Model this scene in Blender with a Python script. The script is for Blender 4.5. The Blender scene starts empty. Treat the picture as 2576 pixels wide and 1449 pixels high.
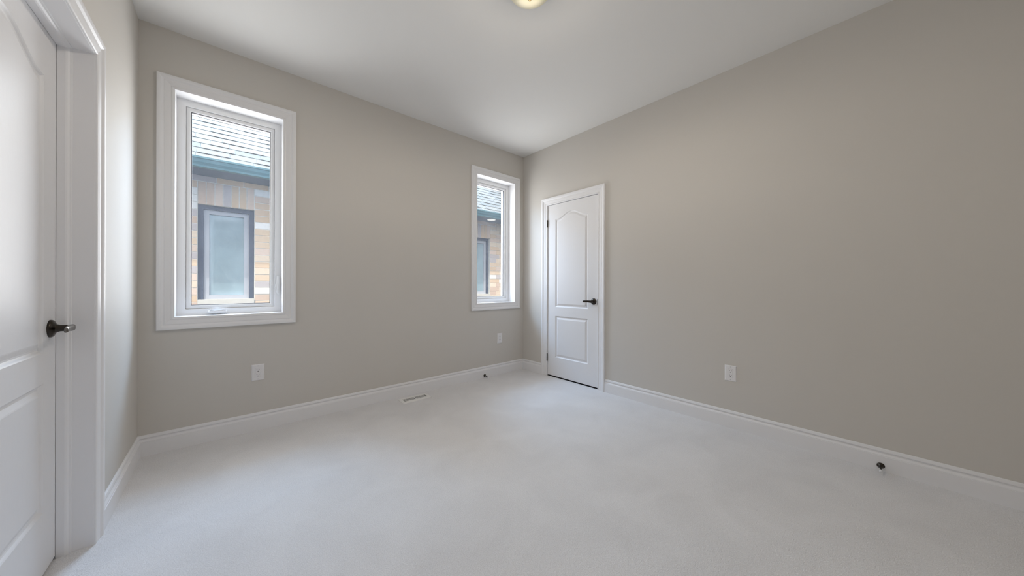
import bpy, bmesh, math, random
from mathutils import Vector, Matrix
random.seed(7)
D = bpy.data
SC = bpy.context.scene
COL = SC.collection

# ------------------------------------------------------------------ room measures (metres)
X0, Y0, XL, YN, H = 2.8976, 3.0683, -0.4128, -0.78, 2.74   # right, far, left, near walls, ceiling
EYE = 1.0835
WT = 0.20                                                   # wall thickness

# ------------------------------------------------------------------ camera
cd = D.cameras.new('camera'); cam = D.objects.new('camera', cd); COL.objects.link(cam)
YAW = 0.8481
cam.location = (0, 0, EYE)
look = Vector((math.cos(YAW), math.sin(YAW), 0))
right = Vector((math.sin(YAW), -math.cos(YAW), 0))
rot = Matrix((right, Vector((0, 0, 1)), -look)).transposed()
cam.rotation_euler = (rot @ Matrix.Rotation(0.0027, 3, 'Z')).to_euler()
cd.sensor_fit = 'HORIZONTAL'; cd.sensor_width = 36.0
cd.lens = 36.0 * 816.85 / 2576.0
cd.shift_y = (716.75 - 724.5) / 2576.0
cd.clip_start = 0.02
SC.camera = cam

# ------------------------------------------------------------------ view
SC.view_settings.view_transform = 'Standard'
SC.view_settings.look = 'None'
SC.view_settings.gamma = 1.0
SC.view_settings.use_curve_mapping = False
SC.view_settings.exposure = 0.0
SC.cycles.use_denoising = True
SC.cycles.max_bounces = 16
SC.cycles.diffuse_bounces = 8
SC.cycles.transparent_max_bounces = 16
SC.cycles.sample_clamp_indirect = 4.0
SC.cycles.caustics_reflective = False
SC.cycles.caustics_refractive = False

# ------------------------------------------------------------------ sky and sun
w = D.worlds.new('sky'); SC.world = w; w.use_nodes = True
nt = w.node_tree; nt.nodes.clear()
sky = nt.nodes.new('ShaderNodeTexSky'); sky.sky_type = 'NISHITA'; sky.sun_disc = False
sky.sun_elevation = math.radians(58); sky.sun_rotation = math.radians(200); sky.air_density = 1.0; sky.dust_density = 5.0; sky.ozone_density = 0.6
bg = nt.nodes.new('ShaderNodeBackground'); bg.inputs[1].default_value = 0.23
wo = nt.nodes.new('ShaderNodeOutputWorld')
hz = nt.nodes.new('ShaderNodeHueSaturation'); hz.inputs['Saturation'].default_value = 0.25      # hazy bright sky
nt.links.new(sky.outputs[0], hz.inputs['Color']); nt.links.new(hz.outputs[0], bg.inputs[0]); nt.links.new(bg.outputs[0], wo.inputs[0])

sd = D.lights.new('sun', 'SUN'); sd.energy = 2.5; sd.angle = math.radians(0.6); sd.color = (1.0, 0.95, 0.86)
sun = D.objects.new('sun', sd); COL.objects.link(sun)
sun.rotation_euler = Vector((0.30, 0.43, -1.0)).to_track_quat('-Z', 'Y').to_euler()
sun.location = (-2, -3, 8)

# daylight entering through the two windows
def window_light(name, cx, power):
    ld = D.lights.new(name, 'AREA'); ld.shape = 'RECTANGLE'; ld.size = 0.50; ld.size_y = 1.42
    ld.energy = power; ld.color = (1.0, 0.985, 1.0)
    o = D.objects.new(name, ld); COL.objects.link(o)
    o.location = (cx, Y0 + 0.29, 1.61)
    o.rotation_euler = Vector((0, -1, 0.0)).to_track_quat('-Z', 'Z').to_euler()
window_light('daylight_through_window', 0.04, 14.5)
window_light('daylight_through_window', 2.455, 13.5)
# open sky between the two eaves, falling steeply through both windows
kd = D.lights.new('skylight_over_roof', 'AREA'); kd.shape = 'RECTANGLE'; kd.size = 6.0; kd.size_y = 1.7; kd.energy = 660; kd.color = (0.40, 0.64, 1.0)
ko = D.objects.new('skylight_over_roof', kd); COL.objects.link(ko); ko.location = (1.25, 6.1, 4.6)
ko.rotation_euler = Vector((0, -2.8, -3.0)).to_track_quat('-Z', 'Y').to_euler()

# ------------------------------------------------------------------ materials
def new_mat(name):
    m = D.materials.new(name); m.use_nodes = True
    n = m.node_tree; b = n.nodes['Principled BSDF']
    return m, n, b
def lk(n, a, b): n.links.new(a, b)
def pmat(name, col, rough=0.5, metal=0.0, bump=None, spec=0.5, var=0.0, vscale=3.0):
    m, n, b = new_mat(name)
    b.inputs['Base Color'].default_value = (*col, 1); b.inputs['Roughness'].default_value = rough
    b.inputs['Metallic'].default_value = metal; b.inputs['Specular IOR Level'].default_value = spec
    tc = n.nodes.new('ShaderNodeTexCoord')
    if bump:
        nz = n.nodes.new('ShaderNodeTexNoise'); nz.inputs['Scale'].default_value = bump[0]; nz.inputs['Detail'].default_value = 4
        bp = n.nodes.new('ShaderNodeBump'); bp.inputs['Strength'].default_value = bump[1]; bp.inputs['Distance'].default_value = bump[2]
        lk(n, tc.outputs['Object'], nz.inputs['Vector']); lk(n, nz.outputs['Fac'], bp.inputs['Height']); lk(n, bp.outputs[0], b.inputs['Normal'])
    if var:
        nz = n.nodes.new('ShaderNodeTexNoise'); nz.inputs['Scale'].default_value = vscale
        mx = n.nodes.new('ShaderNodeMix'); mx.data_type = 'RGBA'
        mx.inputs['A'].default_value = (*[c * (1 - var) for c in col], 1); mx.inputs['B'].default_value = (*[min(1, c * (1 + var)) for c in col], 1)
        lk(n, tc.outputs['Object'], nz.inputs['Vector']); lk(n, nz.outputs['Fac'], mx.inputs['Factor']); lk(n, mx.outputs['Result'], b.inputs['Base Color'])
    return m

M_wall = pmat('greige_wall_paint', (0.625, 0.60, 0.562), 0.62, bump=(260, 0.06, 0.002), spec=0.3, var=0.012, vscale=1.2)
M_ceil = pmat('white_ceiling_paint', (0.82, 0.815, 0.80), 0.9, bump=(200, 0.08, 0.002), spec=0.15)
M_trim = pmat('white_semi_gloss_trim', (0.82, 0.82, 0.835), 0.36, spec=0.4)
M_vinyl = pmat('white_window_vinyl', (0.82, 0.825, 0.83), 0.38)
M_plastic = pmat('white_outlet_plastic', (0.80, 0.79, 0.80), 0.35)
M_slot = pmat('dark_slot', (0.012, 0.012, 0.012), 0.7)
M_gasket = pmat('dark_gasket', (0.10, 0.10, 0.11), 0.6)
M_brass = pmat('aged_brass_finial', (0.36, 0.26, 0.13), 0.35, metal=0.8)
M_bronze = pmat('dark_bronze_metal', (0.05, 0.042, 0.035), 0.30, metal=0.9, var=0.15, vscale=40)
M_bronze_sheen = pmat('bronze_lever_sheen', (0.17, 0.155, 0.14), 0.25, metal=1.0)  # lighter bronze, the lever's grey reflection is put into its colour
M_rubber = pmat('white_rubber_tip', (0.75, 0.76, 0.78), 0.6)
M_register = pmat('white_enamel_register', (0.80, 0.79, 0.77), 0.4)
M_screw = pmat('painted_screw', (0.55, 0.55, 0.56), 0.45)

# door paint: moulded wood grain under semi gloss white
M_door, n, b = new_mat('white_grained_door_paint')
b.inputs['Base Color'].default_value = (0.80, 0.80, 0.815, 1); b.inputs['Roughness'].default_value = 0.40; b.inputs['Specular IOR Level'].default_value = 0.30
tc = n.nodes.new('ShaderNodeTexCoord'); mp = n.nodes.new('ShaderNodeMapping'); mp.inputs['Scale'].default_value = (30, 30, 1.6)
nz = n.nodes.new('ShaderNodeTexNoise'); nz.inputs['Scale'].default_value = 6; nz.inputs['Detail'].default_value = 3; nz.inputs['Distortion'].default_value = 0.6
bp = n.nodes.new('ShaderNodeBump'); bp.inputs['Strength'].default_value = 0.30; bp.inputs['Distance'].default_value = 0.002
lk(n, tc.outputs['Object'], mp.inputs[0]); lk(n, mp.outputs[0], nz.inputs['Vector']); lk(n, nz.outputs['Fac'], bp.inputs['Height']); lk(n, bp.outputs[0], b.inputs['Normal'])

# carpet: fine pile grain, brushed patches
M_carpet, n, b = new_mat('off_white_carpet_pile')
b.inputs['Roughness'].default_value = 1.0; b.inputs['Specular IOR Level'].default_value = 0.05
b.inputs['Sheen Weight'].default_value = 0.15
tc = n.nodes.new('ShaderNodeTexCoord')
n1 = n.nodes.new('ShaderNodeTexNoise'); n1.inputs['Scale'].default_value = 260; n1.inputs['Detail'].default_value = 3
n2 = n.nodes.new('ShaderNodeTexNoise'); n2.inputs['Scale'].default_value = 3.2; n2.inputs['Detail'].default_value = 5; n2.inputs['Distortion'].default_value = 0.8
n3 = n.nodes.new('ShaderNodeTexNoise'); n3.inputs['Scale'].default_value = 60; n3.inputs['Detail'].default_value = 2
for q in (n1, n2, n3): lk(n, tc.outputs['Object'], q.inputs['Vector'])
r1 = n.nodes.new('ShaderNodeMix'); r1.data_type = 'RGBA'
r1.inputs['A'].default_value = (0.48, 0.47, 0.47, 1); r1.inputs['B'].default_value = (0.98, 0.975, 0.985, 1)
ad = n.nodes.new('ShaderNodeMath'); ad.operation = 'MULTIPLY_ADD'; ad.inputs[1].default_value = 0.78
a2 = n.nodes.new('ShaderNodeMath'); a2.operation = 'MULTIPLY_ADD'; a2.inputs[1].default_value = 0.30; a2.inputs[2].default_value = 0.0
lk(n, n2.outputs['Fac'], a2.inputs[0]); lk(n, n1.outputs['Fac'], ad.inputs[0]); lk(n, a2.outputs[0], ad.inputs[2])
lk(n, ad.outputs[0], r1.inputs['Factor']); lk(n, r1.outputs['Result'], b.inputs['Base Color'])
hs = n.nodes.new('ShaderNodeMath'); hs.operation = 'ADD'; lk(n, n1.outputs['Fac'], hs.inputs[0]); lk(n, n3.outputs['Fac'], hs.inputs[1])
bp = n.nodes.new('ShaderNodeBump'); bp.inputs['Strength'].default_value = 0.55; bp.inputs['Distance'].default_value = 0.006
lk(n, hs.outputs[0], bp.inputs['Height']); lk(n, bp.outputs[0], b.inputs['Normal'])

# window pane: thin clear glass with a film of dust
M_pane = D.materials.new('dusty_window_glass'); M_pane.use_nodes = True
n = M_pane.node_tree; n.nodes.clear()
out = n.nodes.new('ShaderNodeOutputMaterial'); tr = n.nodes.new('ShaderNodeBsdfTransparent'); tr.inputs[0].default_value = (0.95, 0.985, 0.985, 1)
gl = n.nodes.new('ShaderNodeBsdfGlossy'); gl.inputs['Roughness'].default_value = 0.02
fr = n.nodes.new('ShaderNodeFresnel'); fr.inputs['IOR'].default_value = 1.35
m1 = n.nodes.new('ShaderNodeMixShader'); m2 = n.nodes.new('ShaderNodeMixShader')
tl = n.nodes.new('ShaderNodeBsdfTranslucent'); tl.inputs[0].default_value = (0.85, 0.9, 0.95, 1)
tc = n.nodes.new('ShaderNodeTexCoord')
nz = n.nodes.new('ShaderNodeTexNoise'); nz.inputs['Scale'].default_value = 420; nz.inputs['Detail'].default_value = 4
nb = n.nodes.new('ShaderNodeTexNoise'); nb.inputs['Scale'].default_value = 5; nb.inputs['Detail'].default_value = 4
mr = n.nodes.new('ShaderNodeMapRange'); mr.inputs['From Min'].default_value = 0.50; mr.inputs['From Max'].default_value = 0.78; mr.inputs['To Min'].default_value = 0.012; mr.inputs['To Max'].default_value = 0.12
mm = n.nodes.new('ShaderNodeMath'); mm.operation = 'MULTIPLY'
mb = n.nodes.new('ShaderNodeMath'); mb.operation = 'ADD'; mb.inputs[1].default_value = 0.45
lk(n, tc.outputs['Object'], nz.inputs['Vector']); lk(n, tc.outputs['Object'], nb.inputs['Vector'])
lk(n, nz.outputs['Fac'], mr.inputs['Value']); lk(n, nb.outputs['Fac'], mb.inputs[0]); lk(n, mr.outputs[0], mm.inputs[0]); lk(n, mb.outputs[0], mm.inputs[1])
lk(n, fr.outputs[0], m1.inputs[0]); lk(n, tr.outputs[0], m1.inputs[1]); lk(n, gl.outputs[0], m1.inputs[2])
lk(n, mm.outputs[0], m2.inputs[0]); lk(n, m1.outputs[0], m2.inputs[1]); lk(n, tl.outputs[0], m2.inputs[2]); lk(n, m2.outputs[0], out.inputs[0])

# lamp bowl: cream alabaster glass glowing from the bulb inside, brightest by the finial
M_bowl, n, b = new_mat('cream_alabaster_glass')
b.inputs['Base Color'].default_value = (0.52, 0.49, 0.37, 1); b.inputs['Roughness'].default_value = 0.45
tc = n.nodes.new('ShaderNodeTexCoord'); mp = n.nodes.new('ShaderNodeMapping'); mp.inputs['Location'].default_value = (-1.230, -1.255, 0); mp.inputs['Scale'].default_value = (1, 1, 0)
ln = n.nodes.new('ShaderNodeVectorMath'); ln.operation = 'LENGTH'; mr = n.nodes.new('ShaderNodeMapRange')
mr.inputs['From Min'].default_value = 0.015; mr.inputs['From Max'].default_value = 0.09; mr.inputs['To Min'].default_value = 0.24; mr.inputs['To Max'].default_value = 0.14
b.inputs['Emission Color'].default_value = (1.0, 0.90, 0.66, 1)
lk(n, tc.outputs['Object'], mp.inputs[0]); lk(n, mp.outputs[0], ln.inputs[0]); lk(n, ln.outputs['Value'], mr.inputs['Value']); lk(n, mr.outputs[0], b.inputs['Emission Strength'])

def island_mat(name, cols, rough=0.85, noise=(30, 0.12)):
    m, n, b = new_mat(name); b.inputs['Roughness'].default_value = rough; b.inputs['Specular IOR Level'].default_value = 0.2
    g = n.nodes.new('ShaderNodeNewGeometry'); cr = n.nodes.new('ShaderNodeValToRGB')
    cr.color_ramp.interpolation = 'CONSTANT'
    els = cr.color_ramp.elements
    while len(els) < len(cols): els.new(0.5)
    for i, c in enumerate(cols): els[i].position = i / len(cols); els[i].color = (*c, 1)
    lk(n, g.outputs['Random Per Island'], cr.inputs[0])
    tc = n.nodes.new('ShaderNodeTexCoord'); nz = n.nodes.new('ShaderNodeTexNoise'); nz.inputs['Scale'].default_value = noise[0]; nz.inputs['Detail'].default_value = 5
    mr = n.nodes.new('ShaderNodeMapRange'); mr.inputs['To Min'].default_value = 1 - noise[1]; mr.inputs['To Max'].default_value = 1 + noise[1]
    mx = n.nodes.new('ShaderNodeVectorMath'); mx.operation = 'SCALE'
    lk(n, tc.outputs['Object'], nz.inputs['Vector']); lk(n, nz.outputs['Fac'], mr.inputs['Value'])
    lk(n, cr.outputs[0], mx.inputs[0]); lk(n, mr.outputs[0], mx.inputs['Scale']); lk(n, mx.outputs[0], b.inputs['Base Color'])
    return m
M_brick = island_mat('tan_brick', [(0.66, 0.48, 0.33), (0.70, 0.53, 0.38), (0.74, 0.59, 0.45), (0.62, 0.46, 0.36), (0.52, 0.46, 0.45), (0.76, 0.62, 0.48), (0.70, 0.54, 0.44), (0.68, 0.50, 0.36), (0.86, 0.82, 0.78)])
M_mortar = pmat('pale_mortar', (0.74, 0.70, 0.64), 0.95, var=0.1, vscale=30)
M_shingle = island_mat('pale_grey_shingle', [(0.21, 0.205, 0.19), (0.23, 0.222, 0.203), (0.185, 0.188, 0.174), (0.24, 0.23, 0.21), (0.215, 0.208, 0.188)], noise=(90, 0.1))
M_gutter = pmat('slate_blue_gutter', (0.09, 0.20, 0.235), 0.5, var=0.15, vscale=20)
M_soffit = pmat('dark_slate_soffit', (0.10, 0.14, 0.20), 0.7, var=0.2, vscale=25)
M_nframe = pmat('dark_slate_window_frame', (0.045, 0.06, 0.10), 0.5, var=0.15, vscale=25)
M_sill = pmat('pale_stone_sill', (0.62, 0.58, 0.52), 0.8, var=0.1, vscale=15)
M_nsash = pmat('grey_sash', (0.42, 0.43, 0.47), 0.5)
M_npane = pmat('grey_blue_window_pane', (0.27, 0.36, 0.40), 0.08, var=0.25, vscale=4)
M_potlight = pmat('white_soffit_lamp', (0.85, 0.85, 0.83), 0.4)
bpot = M_potlight.node_tree.nodes['Principled BSDF']
bpot.inputs['Emission Color'].default_value = (1, 0.98, 0.94, 1); bpot.inputs['Emission Strength'].default_value = 0.5
M_ground = pmat('side_yard_gravel', (0.42, 0.40, 0.36), 0.95, bump=(40, 0.5, 0.02), var=0.2, vscale=12)

# ------------------------------------------------------------------ mesh helpers
def bx(bm, a, b_):
    (x0, y0, z0), (x1, y1, z1) = a, b_
    x0, x1 = sorted((x0, x1)); y0, y1 = sorted((y0, y1)); z0, z1 = sorted((z0, z1))
    v = [bm.verts.new(p) for p in ((x0,y0,z0),(x1,y0,z0),(x1,y1,z0),(x0,y1,z0),(x0,y0,z1),(x1,y0,z1),(x1,y1,z1),(x0,y1,z1))]
    fs = [bm.faces.new([v[i] for i in f]) for f in ((0,3,2,1),(4,5,6,7),(0,1,5,4),(1,2,6,5),(2,3,7,6),(3,0,4,7))]
    return v, fs
def obj(name, bm, mat, parent=None, smooth=False, bevel=0.0, recalc=True, segs=2):
    if recalc: bmesh.ops.recalc_face_normals(bm, faces=bm.faces[:])
    me = D.meshes.new(name); bm.to_mesh(me); bm.free()
    if smooth:
        me.polygons.foreach_set('use_smooth', [True] * len(me.polygons))
        me.set_sharp_from_angle(angle=math.radians(35))
    o = D.objects.new(name, me); COL.objects.link(o); me.materials.append(mat)
    if parent is not None: o.parent = parent; o.matrix_parent_inverse = parent.matrix_basis.inverted()
    if bevel:
        md = o.modifiers.new('bevel', 'BEVEL'); md.width = bevel; md.segments = segs; md.limit_method = 'ANGLE'
    return o
def box_obj(name, a, b_, mat, parent=None, bevel=0.0):
    bm = bmesh.new(); bx(bm, a, b_); return obj(name, bm, mat, parent, bevel=bevel)
def empty(name, loc):
    o = D.objects.new(name, None); COL.objects.link(o); o.location = loc; o.empty_display_size = 0.1
    return o
def tag(o, label, cat, group=None, kind=None):
    o['label'] = label; o['category'] = cat
    if group: o['group'] = group
    if kind: o['kind'] = kind
    return o
def struct(o, label, cat): return tag(o, label, cat, kind='structure')
def bridge(bm, A, B, closed=True):
    N = len(A)
    for i in range(N if closed else N - 1):
        j = (i + 1) % N
        bm.faces.new((A[i], A[j], B[j], B[i]))
def lathe(bm, prof, M, seg=32):
    """prof: list of (axial, radius); M maps local (z axis = axial) to world"""
    rings = []
    for (a, r) in prof:
        if r < 1e-6: rings.append([bm.verts.new(M @ Vector((0, 0, a)))])
        else: rings.append([bm.verts.new(M @ Vector((r * math.cos(t * 2 * math.pi / seg), r * math.sin(t * 2 * math.pi / seg), a))) for t in range(seg)])
    for A, B in zip(rings, rings[1:]):
        if len(A) == 1 and len(B) == 1: continue
        if len(A) == 1:
            for i in range(seg): bm.faces.new((A[0], B[i], B[(i + 1) % seg]))
        elif len(B) == 1:
            for i in range(seg): bm.faces.new((A[i], A[(i + 1) % seg], B[0]))
        else: bridge(bm, A, B)
def frame_M(origin, axis, up=Vector((0, 0, 1))):
    z = Vector(axis).normalized(); x = up.cross(z)
    if x.length < 1e-5: x = Vector((1, 0, 0))
    x.normalize(); y = z.cross(x)
    R = Matrix((x, y, z)).transposed().to_4x4(); R.translation = Vector(origin)
    return R
# plane maps: (u along the wall, v up, n out of the wall into the room)
def P_far(u, v, n): return (u, Y0 - n, v)
def P_right(u, v, n): return (X0 - n, u, v)
def P_left(u, v, n): return (XL + n, u, v)
def pbox(bm, P, a, b_): return bx(bm, P(*a), P(*b_))

CAS = [(0.0, 0.0), (0.0, 0.009), (0.006, 0.0115), (0.011, 0.0105), (0.014, 0.0085), (0.034, 0.0125), (0.042, 0.0135), (0.046, 0.0115), (0.050, 0.0125), (0.058, 0.0185), (0.066, 0.0205), (0.076, 0.0205), (0.080, 0.0185), (0.080, 0.0)]
def casing(bm, P, u0, u1, v0, v1, door=False, width=0.08):
    k = width / 0.08; rows = []
    for (d, n_) in CAS:
        d *= k
        if door: pts = [(u0 - d, v0), (u0 - d, v1 + d), (u1 + d, v1 + d), (u1 + d, v0)]
        else: pts = [(u0 - d, v0 - d), (u0 - d, v1 + d), (u1 + d, v1 + d), (u1 + d, v0 - d)]
        rows.append([bm.verts.new(P(u, v, n_)) for (u, v) in pts])
    for A, B in zip(rows, rows[1:]): bridge(bm, A, B, closed=not door)
    if door:
        for i in (0, 3): bm.faces.new([r[i] for r in rows])
def ring_frame(bm, P, u0, u1, v0, v1, t, n0, n1, lip=0.0):
    """rectangular frame: outer u0..v1, member width t, from depth n0 (front) to n1 (back)"""
    def loop(d, n_): return [bm.verts.new(P(u, v, n_)) for (u, v) in ((u0 + d, v0 + d), (u1 - d, v0 + d), (u1 - d, v1 - d), (u0 + d, v1 - d))]
    L = [loop(0, n1), loop(0, n0), loop(t - lip, n0), loop(t, n0 - (lip * 0.8 if lip else 0.0)), loop(t, n1)]
    for A, B in zip(L, L[1:] + L[:1]): bridge(bm, A, B)

# ------------------------------------------------------------------ room shell
bm = bmesh.new(); bx(bm, (XL - 0.25, YN - 0.2, -0.12), (X0 + 0.25, Y0 + WT, 0.0))
struct(obj('floor', bm, M_carpet), 'off-white carpet covering the whole bedroom floor', 'floor')
bm = bmesh.new(); bx(bm, (XL - 0.25, YN - 0.2, H), (X0 + 0.25, Y0 + WT, H + 0.15))
struct(obj('ceiling', bm, M_ceil), 'flat white painted ceiling with a flush lamp', 'ceiling')

# window openings in the far wall (inner edges of the casings)
WIN = [(-0.2555, 0.3375, 0.862, 2.364), (2.161, 2.7485, 0.866, 2.364)]
CW = 0.0775
def far_wall():
    bm = bmesh.new(); y0, y1 = Y0, Y0 + WT
    xs = [XL - 0.25] + [q for wn in WIN for q in wn[:2]] + [X0 + 0.25]
    for i in range(0, len(xs), 2): bx(bm, (xs[i], y0, 0), (xs[i + 1], y1, H))
    for (u0, u1, v0, v1) in WIN:
        bx(bm, (u0, y0, 0), (u1, y1, v0)); bx(bm, (u0, y0, v1), (u1, y1, H))
    return obj('wall_far', bm, M_wall)
struct(far_wall(), 'greige painted wall with the two casement windows', 'wall')

DL = dict(y0=1.340, y1=2.157, top=2.035, depth=0.090)       # left door opening (jamb faces)
DR = dict(y0=1.936, y1=2.641, top=2.033, depth=0.012)       # closet door opening
def side_wall(name, P, d, t, rec):
    bm = bmesh.new(); a, b_ = YN - 0.2, Y0
    pbox(bm, P, (a, 0, 0), (d['y0'] - 0.02, H, -t)); pbox(bm, P, (d['y1'] + 0.02, 0, 0), (b_, H, -t))
    pbox(bm, P, (d['y0'] - 0.02, d['top'] + 0.02, 0), (d['y1'] + 0.02, H, -t))
    pbox(bm, P, (d['y0'] - 0.02, 0, -rec), (d['y1'] + 0.02, d['top'] + 0.02, -t))
    return obj(name, bm, M_wall)
struct(side_wall('wall_left', P_left, DL, 0.2, 0.16), 'greige wall on the left with the panelled entry door', 'wall')
struct(side_wall('wall_right', P_right, DR, 0.2, 0.13), 'long plain greige wall holding the narrow closet door', 'wall')
bm = bmesh.new(); bx(bm, (XL, YN - 0.2, 0), (X0, YN, H))
struct(obj('wall_near', bm, M_wall), 'greige wall behind the viewpoint', 'wall')

# baseboards
BB = [(0.0, 0.1294), (0.0045, 0.1294), (0.0075, 0.126), (0.0105, 0.116), (0.0105, 0.1125), (0.0042, 0.1065), (0.0052, 0.101), (0.0130, 0.0925), (0.0142, 0.0885), (0.0132, 0.0868), (0.0160, 0.0855), (0.0160, 0.0), (0.0, 0.0)]
def baseboard(name, P, u0, u1, m0, m1, label):
    """m0/m1: 1 = inside mitre at that end, 0 = square end"""
    bm = bmesh.new()
    A = [bm.verts.new(P(u0 + n_ * m0, v, n_)) for (n_, v) in BB]; B = [bm.verts.new(P(u1 - n_ * m1, v, n_)) for (n_, v) in BB]
    bridge(bm, A, B); bm.faces.new(A); bm.faces.new(B)
    return struct(obj(name, bm, M_trim), label, 'baseboard')
CWD = 0.083
baseboard('baseboard_far', P_far, XL, X0, 1, 1, 'white moulded baseboard under the two windows')
baseboard('baseboard_right', P_right, YN, DR['y0'] - CWD - 0.003, 1, 0, 'long white baseboard along the plain right wall')
baseboard('baseboard_right', P_right, DR['y1'] + CWD + 0.003, Y0, 0, 1, 'short white baseboard between closet door and corner')
baseboard('baseboard_left', P_left, DL['y1'] + 0.073, Y0, 0, 1, 'white baseboard between entry door and window wall')
baseboard('baseboard_near', P_near := (lambda u, v, n_: (u, YN + n_, v)), XL, X0, 1, 1, 'white baseboard on the wall behind the viewpoint')

# ------------------------------------------------------------------ windows
def make_window(idx, wn, casement):
    u0, u1, v0, v1 = wn
    root = empty(f'window_{idx}', ((u0 + u1) / 2, Y0, v0))
    bm = bmesh.new(); casing(bm, P_far, u0, u1, v0, v1, width=CW); obj('casing', bm, M_trim, root)
    # jamb liner lining the opening
    bm = bmesh.new(); ring_frame(bm, P_far, u0, u1, v0, v1, 0.004, 0.009, -0.13); obj('jamb_liner', bm, M_trim, root)
    a0, a1, b0, b1 = u0 + 0.004, u1 - 0.004, v0 + 0.004, v1 - 0.004
    FW = 0.043
    bm = bmesh.new(); ring_frame(bm, P_far, a0, a1, b0, b1, FW, -0.112, -0.195, lip=0.003); obj('window_frame', bm, M_vinyl, root)
    s0, s1, q0, q1 = a0 + FW + 0.0015, a1 - FW - 0.0015, b0 + FW + 0.0015, b1 - FW - 0.0015
    SWD = 0.0235
    bm = bmesh.new(); ring_frame(bm, P_far, s0, s1, q0, q1, SWD, -0.124, -0.185, lip=0.006); sash = obj('sash', bm, M_vinyl, root)
    g0, g1, h0, h1 = s0 + SWD, s1 - SWD, q0 + SWD, q1 - SWD
    bm = bmesh.new(); ring_frame(bm, P_far, g0, g1, h0, h1, 0.004, -0.136, -0.150); obj('gasket', bm, M_gasket, sash)
    bm = bmesh.new(); vs = [bm.verts.new(P_far(u, v, -0.148)) for (u, v) in ((g0, h0), (g1, h0), (g1, h1), (g0, h1))]; bm.faces.new(vs)
    obj('pane', bm, M_pane, sash, recalc=False)
    if casement:
        # folding crank on the sill of the frame
        cx, cz, yf = -0.045, b0 + 0.021, Y0 + 0.112
        bm = bmesh.new()
        prof = [(-0.052, 0.004, 0.006), (-0.047, 0.018, 0.010), (-0.032, 0.028, 0.013), (0.0, 0.034, 0.014), (0.034, 0.031, 0.013), (0.050, 0.027, 0.012), (0.052, 0.010, 0.010)]
        rings = []
        for (dx, dep, hh) in prof:
            d = max(dep, 0.002)
            rings.append([bm.verts.new((cx + dx, yf - d * q, cz + hh * r)) for (q, r) in ((0, -0.9), (0.75, -0.9), (1.0, -0.4), (0.9, 0.3), (0.45, 0.75), (0, 0.85))])
        for A, B in zip(rings, rings[1:]): bridge(bm, A, B)
        bm.faces.new(rings[0]); bm.faces.new(rings[-1])
        crank = obj('crank_handle', bm, M_vinyl, root, smooth=True)
        bm = bmesh.new(); pts = []
        for i in range(15):
            t = i / 14; x = cx - 0.040 + 0.090 * t
            z = cz + 0.012 + 0.019 * math.sin(math.pi * min(1, t * 1.12)) ** 0.8 * (1 - 0.35 * t) if t < 0.88 else cz + 0.012 + 0.006 * (t - 0.88) / 0.12 * 2
            pts.append((x, z))
        rings = []
        for i, (x, z) in enumerate(pts):
            hw = 0.0045 if i < 12 else 0.007
            rings.append([bm.verts.new((x, yf - 0.010 - q, z - 0.004 + r)) for (q, r) in ((0, -hw), (0.012, -hw), (0.014, 0), (0.012, hw), (0, hw))])
        for A, B in zip(rings, rings[1:]): bridge(bm, A, B)
        bm.faces.new(rings[0]); bm.faces.new(rings[-1])
        obj('crank_arm', bm, M_vinyl, crank, smooth=True)
        # sash lock on the right of the frame
        lx = a1 - FW * 0.42
        bm = bmesh.new(); v, f = bx(bm, (lx - 0.008, yf, 1.005), (lx + 0.008, yf - 0.010, 1.150))
        lock = obj('sash_lock', bm, M_vinyl, root, bevel=0.004)
        bm = bmesh.new(); rings = []
        for (z, dx, dep, hw) in ((1.148, -0.006, 0.012, 0.005), (1.115, -0.006, 0.018, 0.006), (1.090, -0.007, 0.022, 0.006), (1.082, -0.014, 0.024, 0.006), (1.050, -0.013, 0.022, 0.005), (1.020, -0.008, 0.018, 0.004), (1.008, -0.002, 0.012, 0.003)):
            rings.append([bm.verts.new((lx + dx + q * hw, yf - dep - r * 0.006, z)) for (q, r) in ((-1, -1), (1, -1), (1, 0.6), (0, 1), (-1, 0.6))])
        for A, B in zip(rings, rings[1:]): bridge(bm, A, B)
        bm.faces.new(rings[0]); bm.faces.new(rings[-1])
        obj('lock_lever', bm, M_vinyl, lock, smooth=True)
    return root
struct(make_window(1, WIN[0], True), 'large white cased casement window at left with crank handle', 'window')
struct(make_window(2, WIN[1], False), 'white cased window in the corner beside the closet door', 'window')

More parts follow.
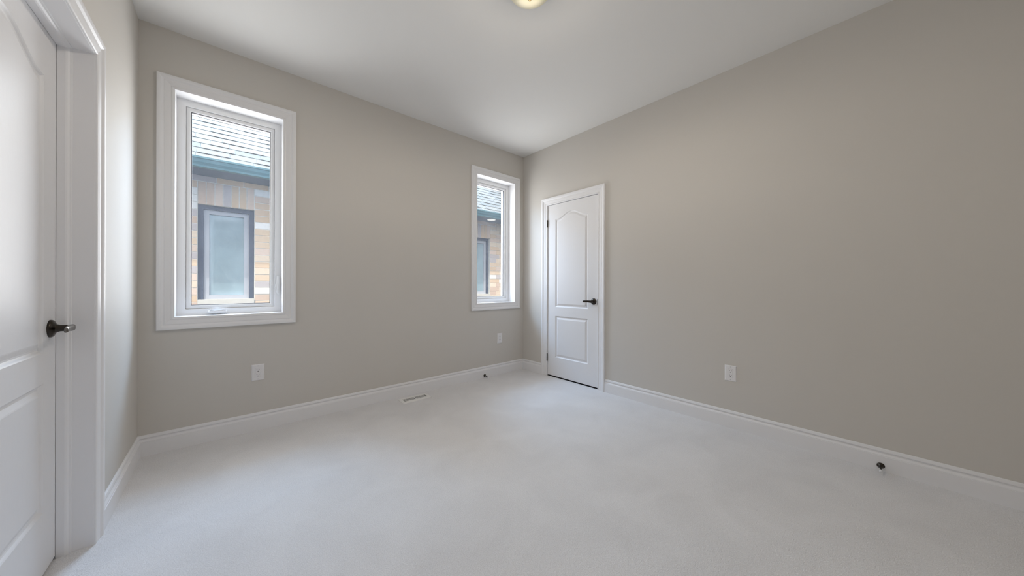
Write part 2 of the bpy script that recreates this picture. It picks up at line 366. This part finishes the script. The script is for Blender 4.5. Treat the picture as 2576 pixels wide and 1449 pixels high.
# ------------------------------------------------------------------ doors
PANEL = [(0.0, 0.0), (0.004, -0.003), (0.008, -0.0075), (0.013, -0.0095), (0.019, -0.0095), (0.036, -0.0025), (0.040, -0.0015)]
def panel_loop(u0, u1, v0, v1, d, rise):
    pts = [(u0 + d, v0 + d), (u1 - d, v0 + d)]
    N = 28 if rise else 1
    uc, hw = (u0 + u1) / 2, (u1 - u0) / 2
    for i in range(N + 1):
        u = (u1 - d) + (u0 + d - u1 + d) * i / N
        s = min(1.0, abs(u - uc) / (hw * 0.92))
        pts.append((u, v1 - d + rise * 0.5 * (1 + math.cos(math.pi * s))))
    return pts
def make_slab(P, y0, y1, z0, z1, n_face, thick, panels, parent):
    bm = bmesh.new(); edges = []
    outer = [bm.verts.new(P(u, v, n_face)) for (u, v) in ((y0, z0), (y1, z0), (y1, z1), (y0, z1))]
    edges += [bm.edges.new((outer[i], outer[(i + 1) % 4])) for i in range(4)]
    back = [bm.verts.new(P(u, v, n_face - thick)) for (u, v) in ((y0, z0), (y1, z0), (y1, z1), (y0, z1))]
    loops = []
    for pn in panels:
        L = [[bm.verts.new(P(u, v, n_face + dn)) for (u, v) in panel_loop(*pn[:4], d, pn[4])] for (d, dn) in PANEL]
        N = len(L[0]); edges += [bm.edges.new((L[0][i], L[0][(i + 1) % N])) for i in range(N)]
        loops.append(L)
    bmesh.ops.triangle_fill(bm, use_beauty=True, use_dissolve=False, edges=edges)
    for L in loops:
        for A, B in zip(L, L[1:]): bridge(bm, A, B)
        bm.faces.new(L[-1])
    bridge(bm, outer, back); bm.faces.new(back)
    return obj('door_slab', bm, M_door, parent)

def make_handle(P, u, v, n_face, to_u, parent, neck):
    """lever handle on a round rosette; the lever points to +/-u"""
    o = Vector(P(u, v, n_face)); ax = Vector(P(u, v, n_face + 1)) - o; du = (Vector(P(u + 1, v, n_face)) - o) * to_u
    M = frame_M(o, ax)
    bm = bmesh.new()
    lathe(bm, [(0, 0), (0, 0.0335), (0.004, 0.0335), (0.008, 0.031), (0.011, 0.024), (0.015, 0.0165), (0.024, 0.0125), (neck, 0.0115), (neck, 0)], M, 40)
    h = obj('door_handle', bm, M_bronze, parent, smooth=True)
    bm = bmesh.new(); rings = []
    #  (along, centre out, half height, half thickness, dz)
    for (s, c, hh, ht, dz) in ((-0.013, neck + 0.006, 0.009, 0.006, 0), (-0.008, neck + 0.006, 0.0125, 0.0085, 0), (0.012, neck + 0.006, 0.0125, 0.0085, 0), (0.035, neck + 0.008, 0.011, 0.0065, 0.001), (0.065, neck + 0.011, 0.0105, 0.0055, 0.001), (0.090, neck + 0.014, 0.0105, 0.005, 0.0), (0.101, neck + 0.0145, 0.009, 0.004, -0.001), (0.104, neck + 0.0145, 0.005, 0.002, -0.001)):
        ring = []
        for i in range(14):
            a = 2 * math.pi * i / 14; ca, sa = math.cos(a), math.sin(a)
            ca = math.copysign(abs(ca) ** 0.7, ca); sa = math.copysign(abs(sa) ** 0.7, sa)
            ring.append(bm.verts.new(o + du * s + ax * (c + ht * ca) + Vector((0, 0, dz + hh * sa))))
        rings.append(ring)
    for A, B in zip(rings, rings[1:]): bridge(bm, A, B)
    bm.faces.new(rings[0]); bm.faces.new(rings[-1])
    lv = obj('lever', bm, M_bronze_sheen if neck > 0.04 else M_bronze, h, smooth=True)
    return h

# entry door at left, set back in its jamb
d1 = empty('door_1', (XL, DL['y1'], 0))
bm = bmesh.new(); casing(bm, P_left, DL['y0'] - 0.005, DL['y1'] + 0.002, 0, DL['top'] + 0.004, door=True, width=0.073); obj('casing', bm, M_trim, d1)
def jamb(P, d, n0, n1, t=0.02):
    bm = bmesh.new(); y0, y1, z = d['y0'], d['y1'], d['top']
    pbox(bm, P, (y1, 0, n0), (y1 + t, z + t, n1)); pbox(bm, P, (y0 - t, 0, n0), (y0, z + t, n1)); pbox(bm, P, (y0, z, n0), (y1, z + t, n1))
    return bm
obj('jamb', jamb(P_left, DL, 0.004, -0.155), M_trim, d1)
fd = -0.089
slab_gap = 0.0025
make_slab(P_left, DL['y0'] + slab_gap, DL['y1'] - slab_gap, 0.012, DL['top'] - 0.003, fd, 0.035,
          [(DL['y0'] + 0.124, DL['y1'] - 0.124, 0.828, 1.850, 0.075), (DL['y0'] + 0.124, DL['y1'] - 0.124, 0.240, 0.716, 0.0)], d1)
bm = bmesh.new()
y0, y1, z = DL['y0'], DL['y1'], DL['top']
def stop_prof(bm, path_in):
    pr = [(0.0, fd + 0.001), (0.011, fd + 0.001), (0.011, fd + 0.022), (0.009, fd + 0.027), (0.004, fd + 0.031), (0.003, fd + 0.036), (0.0, fd + 0.037)]
    rows = []
    for (k, n_) in pr:
        rows.append([bm.verts.new(P_left(u, v, n_)) for (u, v) in ((y0 + k, 0.0), (y0 + k, z - k), (y1 - k, z - k), (y1 - k, 0.0))])
    for A, B in zip(rows, rows[1:]): bridge(bm, A, B, closed=False)
stop_prof(bm, None); obj('doorstop_moulding', bm, M_trim, d1)
make_handle(P_left, 2.092, 0.912, fd, -1, d1, 0.044)
struct(d1, 'white two-panel entry door at left edge with bronze lever', 'door')

# closet door in the right wall
d2 = empty('door_2', (X0, DR['y1'], 0))
bm = bmesh.new(); casing(bm, P_right, DR['y0'] - 0.002, DR['y1'] + 0.002, 0, DR['top'] + 0.002, door=True, width=CWD); obj('casing', bm, M_trim, d2)
obj('jamb', jamb(P_right, DR, 0.004, -0.125), M_trim, d2)
make_slab(P_right, DR['y0'] + 0.003, DR['y1'] - 0.003, 0.016, DR['top'] - 0.004, -0.003, 0.035,
          [(DR['y0'] + 0.128, DR['y1'] - 0.120, 0.828, 1.854, 0.070), (DR['y0'] + 0.128, DR['y1'] - 0.120, 0.238, 0.722, 0.0)], d2)
make_handle(P_right, 1.990, 0.911, -0.003, 1, d2, 0.036)
for (z0, z1) in ((1.776, 1.857), (0.177, 0.263)):
    bm = bmesh.new()
    M = Matrix.Translation((X0 - 0.006, DR['y1'] - 0.001, z0)); L_ = z1 - z0
    lathe(bm, [(-0.003, 0), (-0.003, 0.003), (0, 0.0062), (L_ * 0.33, 0.0062), (L_ * 0.335, 0.0054), (L_ * 0.345, 0.0062), (L_ * 0.66, 0.0062), (L_ * 0.665, 0.0054), (L_ * 0.675, 0.0062), (L_, 0.0062), (L_ + 0.003, 0.003), (L_ + 0.003, 0)], M, 16)
    obj('hinge', bm, M_bronze, d2, smooth=True)
bm = bmesh.new(); pbox(bm, P_right, (DR['y0'] + 0.001, 0.0005, -0.006), (DR['y1'] - 0.001, 0.005, -0.120)); obj('gap_shade_strip', bm, M_slot, d2)  # added dark strip, paints the shade in the gap under the door
bm = bmesh.new(); pbox(bm, P_right, (DR['y0'] - 0.006, 0.880, -0.004), (DR['y0'] + 0.0028, 0.940, 0.010)); obj('strike_plate', bm, M_bronze, d2, bevel=0.002)
struct(d2, 'narrow white two-panel arched closet door on the right wall', 'door')

# ------------------------------------------------------------------ wall outlets
def outlet(P, u, v, label):
    hw, hh = 0.0385, 0.0600
    root = empty('wall_outlet', P(u, v, 0))
    bm = bmesh.new()
    loops = []
    for (d, n_) in ((0, 0), (0, 0.002), (0.004, 0.0055), (0.0075, 0.0062)):
        loops.append([bm.verts.new(P(u + a * (hw - d), v + c * (hh - d), n_)) for (a, c) in ((-1, -1), (1, -1), (1, 1), (-1, 1))])
    for A, B in zip(loops, loops[1:]): bridge(bm, A, B)
    bm.faces.new(loops[0])
    # opening for the receptacle
    inner = [bm.verts.new(P(u + a * 0.0170, v + c * 0.0335, 0.0062)) for (a, c) in ((-1, -1), (1, -1), (1, 1), (-1, 1))]
    bridge(bm, loops[-1], inner)
    low = [bm.verts.new(P(u + a * 0.0170, v + c * 0.0335, 0.0025)) for (a, c) in ((-1, -1), (1, -1), (1, 1), (-1, 1))]
    bridge(bm, inner, low); bm.faces.new(low)
    obj('cover_plate', bm, M_plastic, root)
    bm = bmesh.new(); pbox(bm, P, (u - 0.0162, v - 0.0327, 0.002), (u + 0.0162, v + 0.0327, 0.0072)); rec = obj('receptacle', bm, M_plastic, root, bevel=0.0008)
    sgn = 1
    for cz in (0.0170, -0.0180):
        for du, hh_ in ((-0.0062, 0.0042), (0.0062, 0.0036)):
            bm = bmesh.new(); pbox(bm, P, (u + du - 0.0013, v + cz + 0.0045 - hh_, 0.0070), (u + du + 0.0013, v + cz + 0.0045 + hh_, 0.0076)); obj('blade_slot', bm, M_slot, rec)
        bm = bmesh.new(); o = Vector(P(u, v + cz - 0.0075, 0.0070)); ax = Vector(P(u, v, 1)) - Vector(P(u, v, 0))
        lathe(bm, [(0, 0), (0, 0.0027), (0.0006, 0.0027), (0.0006, 0)], frame_M(o, ax), 14); obj('ground_hole', bm, M_slot, rec)
    for dz in (0.0485, -0.0485):
        bm = bmesh.new(); o = Vector(P(u, v + dz, 0.0060)); ax = Vector(P(u, v, 1)) - Vector(P(u, v, 0))
        lathe(bm, [(0, 0), (0, 0.0032), (0.0006, 0.0030), (0.0010, 0.0018), (0.0010, 0)], frame_M(o, ax), 14); obj('screw', bm, M_screw, root)
    return tag(root, label, 'outlet', 'white wall outlets')
outlet(P_far, 0.182, 0.427, 'white double wall outlet below the large left window')
outlet(P_far, 2.507, 0.435, 'small white wall outlet under the corner window')
outlet(P_right, 0.755, 0.413, 'white double wall outlet on the plain right wall')

# ------------------------------------------------------------------ floor register
vx0, vx1, vy0, vy1, vh = 1.214, 1.494, 2.858, 2.996, 0.006
root = empty('floor_register', ((vx0 + vx1) / 2, (vy0 + vy1) / 2, 0))
bm = bmesh.new()
def rl(d, z): return [bm.verts.new(p) for p in ((vx0 + d, vy0 + d, z), (vx1 - d, vy0 + d, z), (vx1 - d, vy1 - d, z), (vx0 + d, vy1 - d, z))]
def rl2(a, z): return [bm.verts.new(p) for p in ((vx0 + 0.028, vy0 + a, z), (vx1 - 0.028, vy0 + a, z), (vx1 - 0.028, vy1 - a, z), (vx0 + 0.028, vy1 - a, z))]
L = [rl(0, 0), rl(0.0, 0.002), rl(0.006, vh), rl2(0.036, vh), rl2(0.036, 0.0008)]
for A, B in zip(L, L[1:]): bridge(bm, A, B)
bm.faces.new(L[0])
obj('faceplate', bm, M_register, root)
bm = bmesh.new(); bx(bm, (vx0 + 0.0275, vy0 + 0.0355, 0.0004), (vx1 - 0.0275, vy1 - 0.0355, 0.0012)); obj('duct_opening', bm, M_slot, root)
s0, s1 = vx0 + 0.028, vx1 - 0.028; mid = (s0 + s1) / 2
bm = bmesh.new(); bx(bm, (mid - 0.006, vy0 + 0.036, 0.0012), (mid + 0.006, vy1 - 0.036, vh)); obj('centre_bar', bm, M_register, root)
for (a, b_) in ((s0, mid - 0.006), (mid + 0.006, s1)):
    N = 9; st = (b_ - a) / N
    for i in range(1, N):
        bm = bmesh.new(); bx(bm, (a + i * st - 0.0023, vy0 + 0.036, 0.0012), (a + i * st + 0.0023, vy1 - 0.036, vh - 0.0004)); obj('louvre_bar', bm, M_register, root)
tag(root, 'white slotted floor register in the carpet by the window wall', 'vent')

# ------------------------------------------------------------------ baseboard door stops
def door_stop(P, u, v, label):
    o = Vector(P(u, v, 0.0160)); ax = Vector(P(u, v, 1)) - Vector(P(u, v, 0))
    ax = (ax + Vector((0, 0, -0.10))).normalized()
    M = frame_M(o, ax)
    root = empty('door_stop', o)
    bm = bmesh.new(); lathe(bm, [(-0.002, 0), (-0.002, 0.0165), (0.003, 0.0165), (0.007, 0.0135), (0.013, 0.0075), (0.018, 0.0055), (0.018, 0)], M, 28); obj('base_flange', bm, M_bronze, root, smooth=True)
    bm = bmesh.new(); lathe(bm, [(0.016, 0), (0.016, 0.0045), (0.062, 0.0042), (0.062, 0)], M, 18); obj('rod', bm, M_bronze, root, smooth=True)
    bm = bmesh.new(); lathe(bm, [(0.060, 0), (0.060, 0.0062), (0.070, 0.0066), (0.076, 0.0052), (0.078, 0)], M, 18); obj('rubber_tip', bm, M_rubber, root, smooth=True)
    return tag(root, label, 'door stop', 'baseboard door stops')
door_stop(P_far, 2.270, 0.026, 'small dark door stop on baseboard below the corner window')
door_stop(P_right, -0.004, 0.031, 'dark metal door stop on the baseboard of the right wall')

# ------------------------------------------------------------------ ceiling lamp
lc = Vector((1.230, 1.255, H))
root = empty('ceiling_lamp', lc)
Md = Matrix.Translation(lc) @ Matrix.Rotation(math.pi, 4, 'X')      # local +z points down
bm = bmesh.new(); lathe(bm, [(0, 0), (0, 0.105), (0.012, 0.112), (0.036, 0.112), (0.044, 0.105), (0.044, 0)], Md, 64); obj('ceiling_pan', bm, M_bronze, root, smooth=True)
bm = bmesh.new(); prof = []
for i in range(13):
    t = i / 12 * math.pi / 2; prof.append((0.046 + 0.055 * math.sin(t), 0.122 * math.cos(t) ** 0.75 if i < 12 else 0.0))
lathe(bm, [(0.039, 0.115), (0.042, 0.122)] + prof, Md, 64); obj('glass_bowl', bm, M_bowl, root, smooth=True)
bm = bmesh.new(); lathe(bm, [(0.096, 0), (0.099, 0.012), (0.103, 0.012), (0.106, 0.008), (0.114, 0.009), (0.120, 0.006), (0.124, 0)], Md, 24); obj('finial', bm, M_brass, root, smooth=True)
pl = D.lights.new('lamp_bulb', 'POINT'); pl.energy = 28; pl.color = (1.0, 0.90, 0.775); pl.shadow_soft_size = 0.04
pl.use_nodes = True; n = pl.node_tree; em = n.nodes['Emission']          # spread of the bowl: wide to the sides, little upwards
tc = n.nodes.new('ShaderNodeTexCoord'); sp = n.nodes.new('ShaderNodeSeparateXYZ'); mr = n.nodes.new('ShaderNodeValToRGB'); ma = n.nodes.new('ShaderNodeMath'); ma.operation = 'MULTIPLY_ADD'; ma.inputs[1].default_value = -0.5; ma.inputs[2].default_value = 0.5
els = mr.color_ramp.elements; els[0].position = 0.0; els[0].color = (0, 0, 0, 1); els[1].position = 0.60; els[1].color = (0.85, 0.85, 0.85, 1)
e = els.new(1.0); e.color = (1.25, 1.25, 1.25, 1)
for (ps, vl) in ((0.25, 0.03), (0.40, 0.13), (0.50, 0.30), (0.70, 1.12), (0.83, 0.98)):
    e = els.new(ps); e.color = (vl, vl, vl, 1)
lk(n, tc.outputs['Normal'], sp.inputs[0]); lk(n, sp.outputs['Z'], ma.inputs[0]); lk(n, ma.outputs[0], mr.inputs[0]); lk(n, mr.outputs[0], em.inputs['Strength'])
po = D.objects.new('lamp_bulb', pl); COL.objects.link(po); po.parent = root; po.location = (0, 0, -0.150)
tag(root, 'cream glass bowl lamp with bronze finial on the ceiling', 'ceiling lamp')

# ------------------------------------------------------------------ neighbouring house outside
YH = 5.6
hs = empty('neighbour_house', (1.5, YH, -3.0))
SOF, SOL0, SOL1 = 2.438, 2.085, 2.364
NW = [(-0.263, 0.290), (3.735, 4.302)]
NZ0 = 0.79
bm = bmesh.new()
X_A, X_B = -3.0, 8.0
xs = [X_A] + [q for p in NW for q in p] + [X_B]
for i in range(0, len(xs), 2): bx(bm, (xs[i], YH + 0.006, -3), (xs[i + 1], YH + 0.3, SOF))
for (a, b_) in NW:
    bx(bm, (a, YH + 0.006, -3), (b_, YH + 0.3, NZ0)); bx(bm, (a, YH + 0.006, SOL0), (b_, YH + 0.3, SOF))
obj('mortar_wall', bm, M_mortar, hs)
bm = bmesh.new(); CH, BL = 0.0888, 0.267
row = 0; z = SOL1 + 0.008
def brick_row(z, h, xr, off, holes):
    x = xr[0] + off
    while x < xr[1]:
        segs = [(x, x + BL - 0.010)]
        for (a, b_) in holes:
            ns = []
            for (p, q) in segs:
                if q <= a or p >= b_: ns.append((p, q)); continue
                if p < a - 0.01: ns.append((p, a))
                if q > b_ + 0.01: ns.append((b_, q))
            segs = ns
        for (p, q) in segs:
            if q - p > 0.02: bx(bm, (p, YH + random.uniform(-0.001, 0.002), z), (q, YH + 0.05, z + h))
        x += BL
brick_row(SOL1 + 0.010, SOF - SOL1 - 0.010, (-1.2, 6.6), 0.05, [])
z = SOL1 - (CH - 0.010); row = 1
while z > 0.0:
    inside = z + CH > NZ0
    brick_row(z, CH - 0.010, (-1.2, 6.6), 0.294 - 6 * BL + (row % 2) * 0.176 + 1.2, [(a - 0.006, b_ + 0.006) for (a, b_) in NW] if inside else [])
    z -= CH; row += 1
obj('brick_facing', bm, M_brick, hs)
for (a, b_) in NW:
    bm = bmesh.new(); N = 7; st = (b_ - a) / N
    for i in range(N): bx(bm, (a + i * st + 0.005, YH + random.uniform(-0.001, 0.001), SOL0 + 0.002), (a + (i + 1) * st - 0.005, YH + 0.05, SOL1))
    obj('soldier_course', bm, M_brick, hs)
    P_h = lambda u, v, n_: (u, YH - n_, v)
    fr_ = bmesh.new(); ring_frame(fr_, P_h, a, b_, NZ0 + 0.03, SOL0, 0.052, -0.055, -0.16); win = obj('house_window', fr_, M_nframe, hs)
    fr_ = bmesh.new(); ring_frame(fr_, P_h, a + 0.053, b_ - 0.053, NZ0 + 0.10, SOL0 - 0.053, 0.052, -0.085, -0.14); obj('window_sash', fr_, M_nsash, win)
    fr_ = bmesh.new(); pbox(fr_, P_h, (a + 0.095, NZ0 + 0.14, -0.11), (b_ - 0.095, SOL0 - 0.095, -0.12)); obj('window_pane', fr_, M_npane, win)
    fr_ = bmesh.new(); pbox(fr_, P_h, (a + 0.002, NZ0, 0.02), (b_ - 0.002, NZ0 + 0.10, -0.10)); obj('window_sill', fr_, M_sill, win)
GY, GZ0, GZ1 = 5.10, 2.428, 2.537
bm = bmesh.new(); bx(bm, (X_A, GY + 0.10, SOF), (X_B, YH + 0.05, SOF + 0.02)); obj('soffit', bm, M_soffit, hs)
bm = bmesh.new()
gp = [(GY, GZ1), (GY, GZ1 - 0.020), (GY + 0.010, GZ1 - 0.028), (GY + 0.018, GZ1 - 0.060), (GY + 0.036, GZ1 - 0.088), (GY + 0.040, GZ0), (GY + 0.105, GZ0), (GY + 0.105, GZ1), (GY + 0.100, GZ1), (GY + 0.100, GZ0 + 0.006), (GY + 0.045, GZ0 + 0.006), (GY + 0.006, GZ1)]
A = [bm.verts.new((X_A, y, zz)) for (y, zz) in gp]; B = [bm.verts.new((X_B, y, zz)) for (y, zz) in gp]
bridge(bm, A, B); bm.faces.new(A); bm.faces.new(B); obj('gutter', bm, M_gutter, hs)
bm = bmesh.new(); SL = 0.85; cs = 1 / math.hypot(1, SL); sn = SL * cs
ex = 0.143; rows_ = 26
def roof_pt(x, s, n_): return (x, GY + 0.075 + s * cs - n_ * sn, GZ1 - 0.002 + s * sn + n_ * cs)
def slab8(xa, xb, sa, sb, na, nb, t):
    v = [bm.verts.new(roof_pt(x, s, q)) for (x, s, q) in ((xa, sa, na - t), (xb, sa, na - t), (xb, sb, nb - t), (xa, sb, nb - t), (xa, sa, na), (xb, sa, na), (xb, sb, nb), (xa, sb, nb))]
    for f in ((0, 3, 2, 1), (4, 5, 6, 7), (0, 1, 5, 4), (1, 2, 6, 5), (2, 3, 7, 6), (3, 0, 4, 7)): bm.faces.new([v[i] for i in f])
for r in range(rows_):
    x = -1.5 + random.uniform(-0.3, 0)
    k = 0
    while x < 7.2:
        wd = random.uniform(0.14, 0.34); t = 0.010 if k % 2 else 0.0045
        slab8(x, x + wd - 0.002, r * ex - 0.012 - (0.006 if k % 2 else 0), (r + 1) * ex + 0.02, t + 0.004, 0.001, 0.004)
        x += wd; k += 1
obj('roof_shingles', bm, M_shingle, hs)
bm = bmesh.new()
v = [bm.verts.new(roof_pt(x, s, q)) for (x, s, q) in ((X_A, -0.02, -0.02), (X_B, -0.02, -0.02), (X_B, rows_ * ex, -0.02), (X_A, rows_ * ex, -0.02), (X_A, -0.02, -0.002), (X_B, -0.02, -0.002), (X_B, rows_ * ex, -0.002), (X_A, rows_ * ex, -0.002))]
for f in ((0, 3, 2, 1), (4, 5, 6, 7), (0, 1, 5, 4), (1, 2, 6, 5), (2, 3, 7, 6), (3, 0, 4, 7)): bm.faces.new([v[i] for i in f])
obj('roof_deck', bm, M_shingle, hs)
bm = bmesh.new(); lathe(bm, [(0, 0), (0, 0.085), (0.006, 0.083), (0.008, 0.07), (0.006, 0)], Matrix.Translation((4.15, 5.36, SOF)) @ Matrix.Rotation(math.pi, 4, 'X'), 32); obj('soffit_light', bm, M_potlight, hs, smooth=True)
tag(hs, 'tan brick neighbouring house with pale shingle roof outside the windows', 'house')

bm = bmesh.new(); bx(bm, (-8, Y0 + 0.3, -3.2), (14, 14, -3.0))
struct(obj('ground', bm, M_ground), 'strip of gravel ground between the two houses', 'ground')
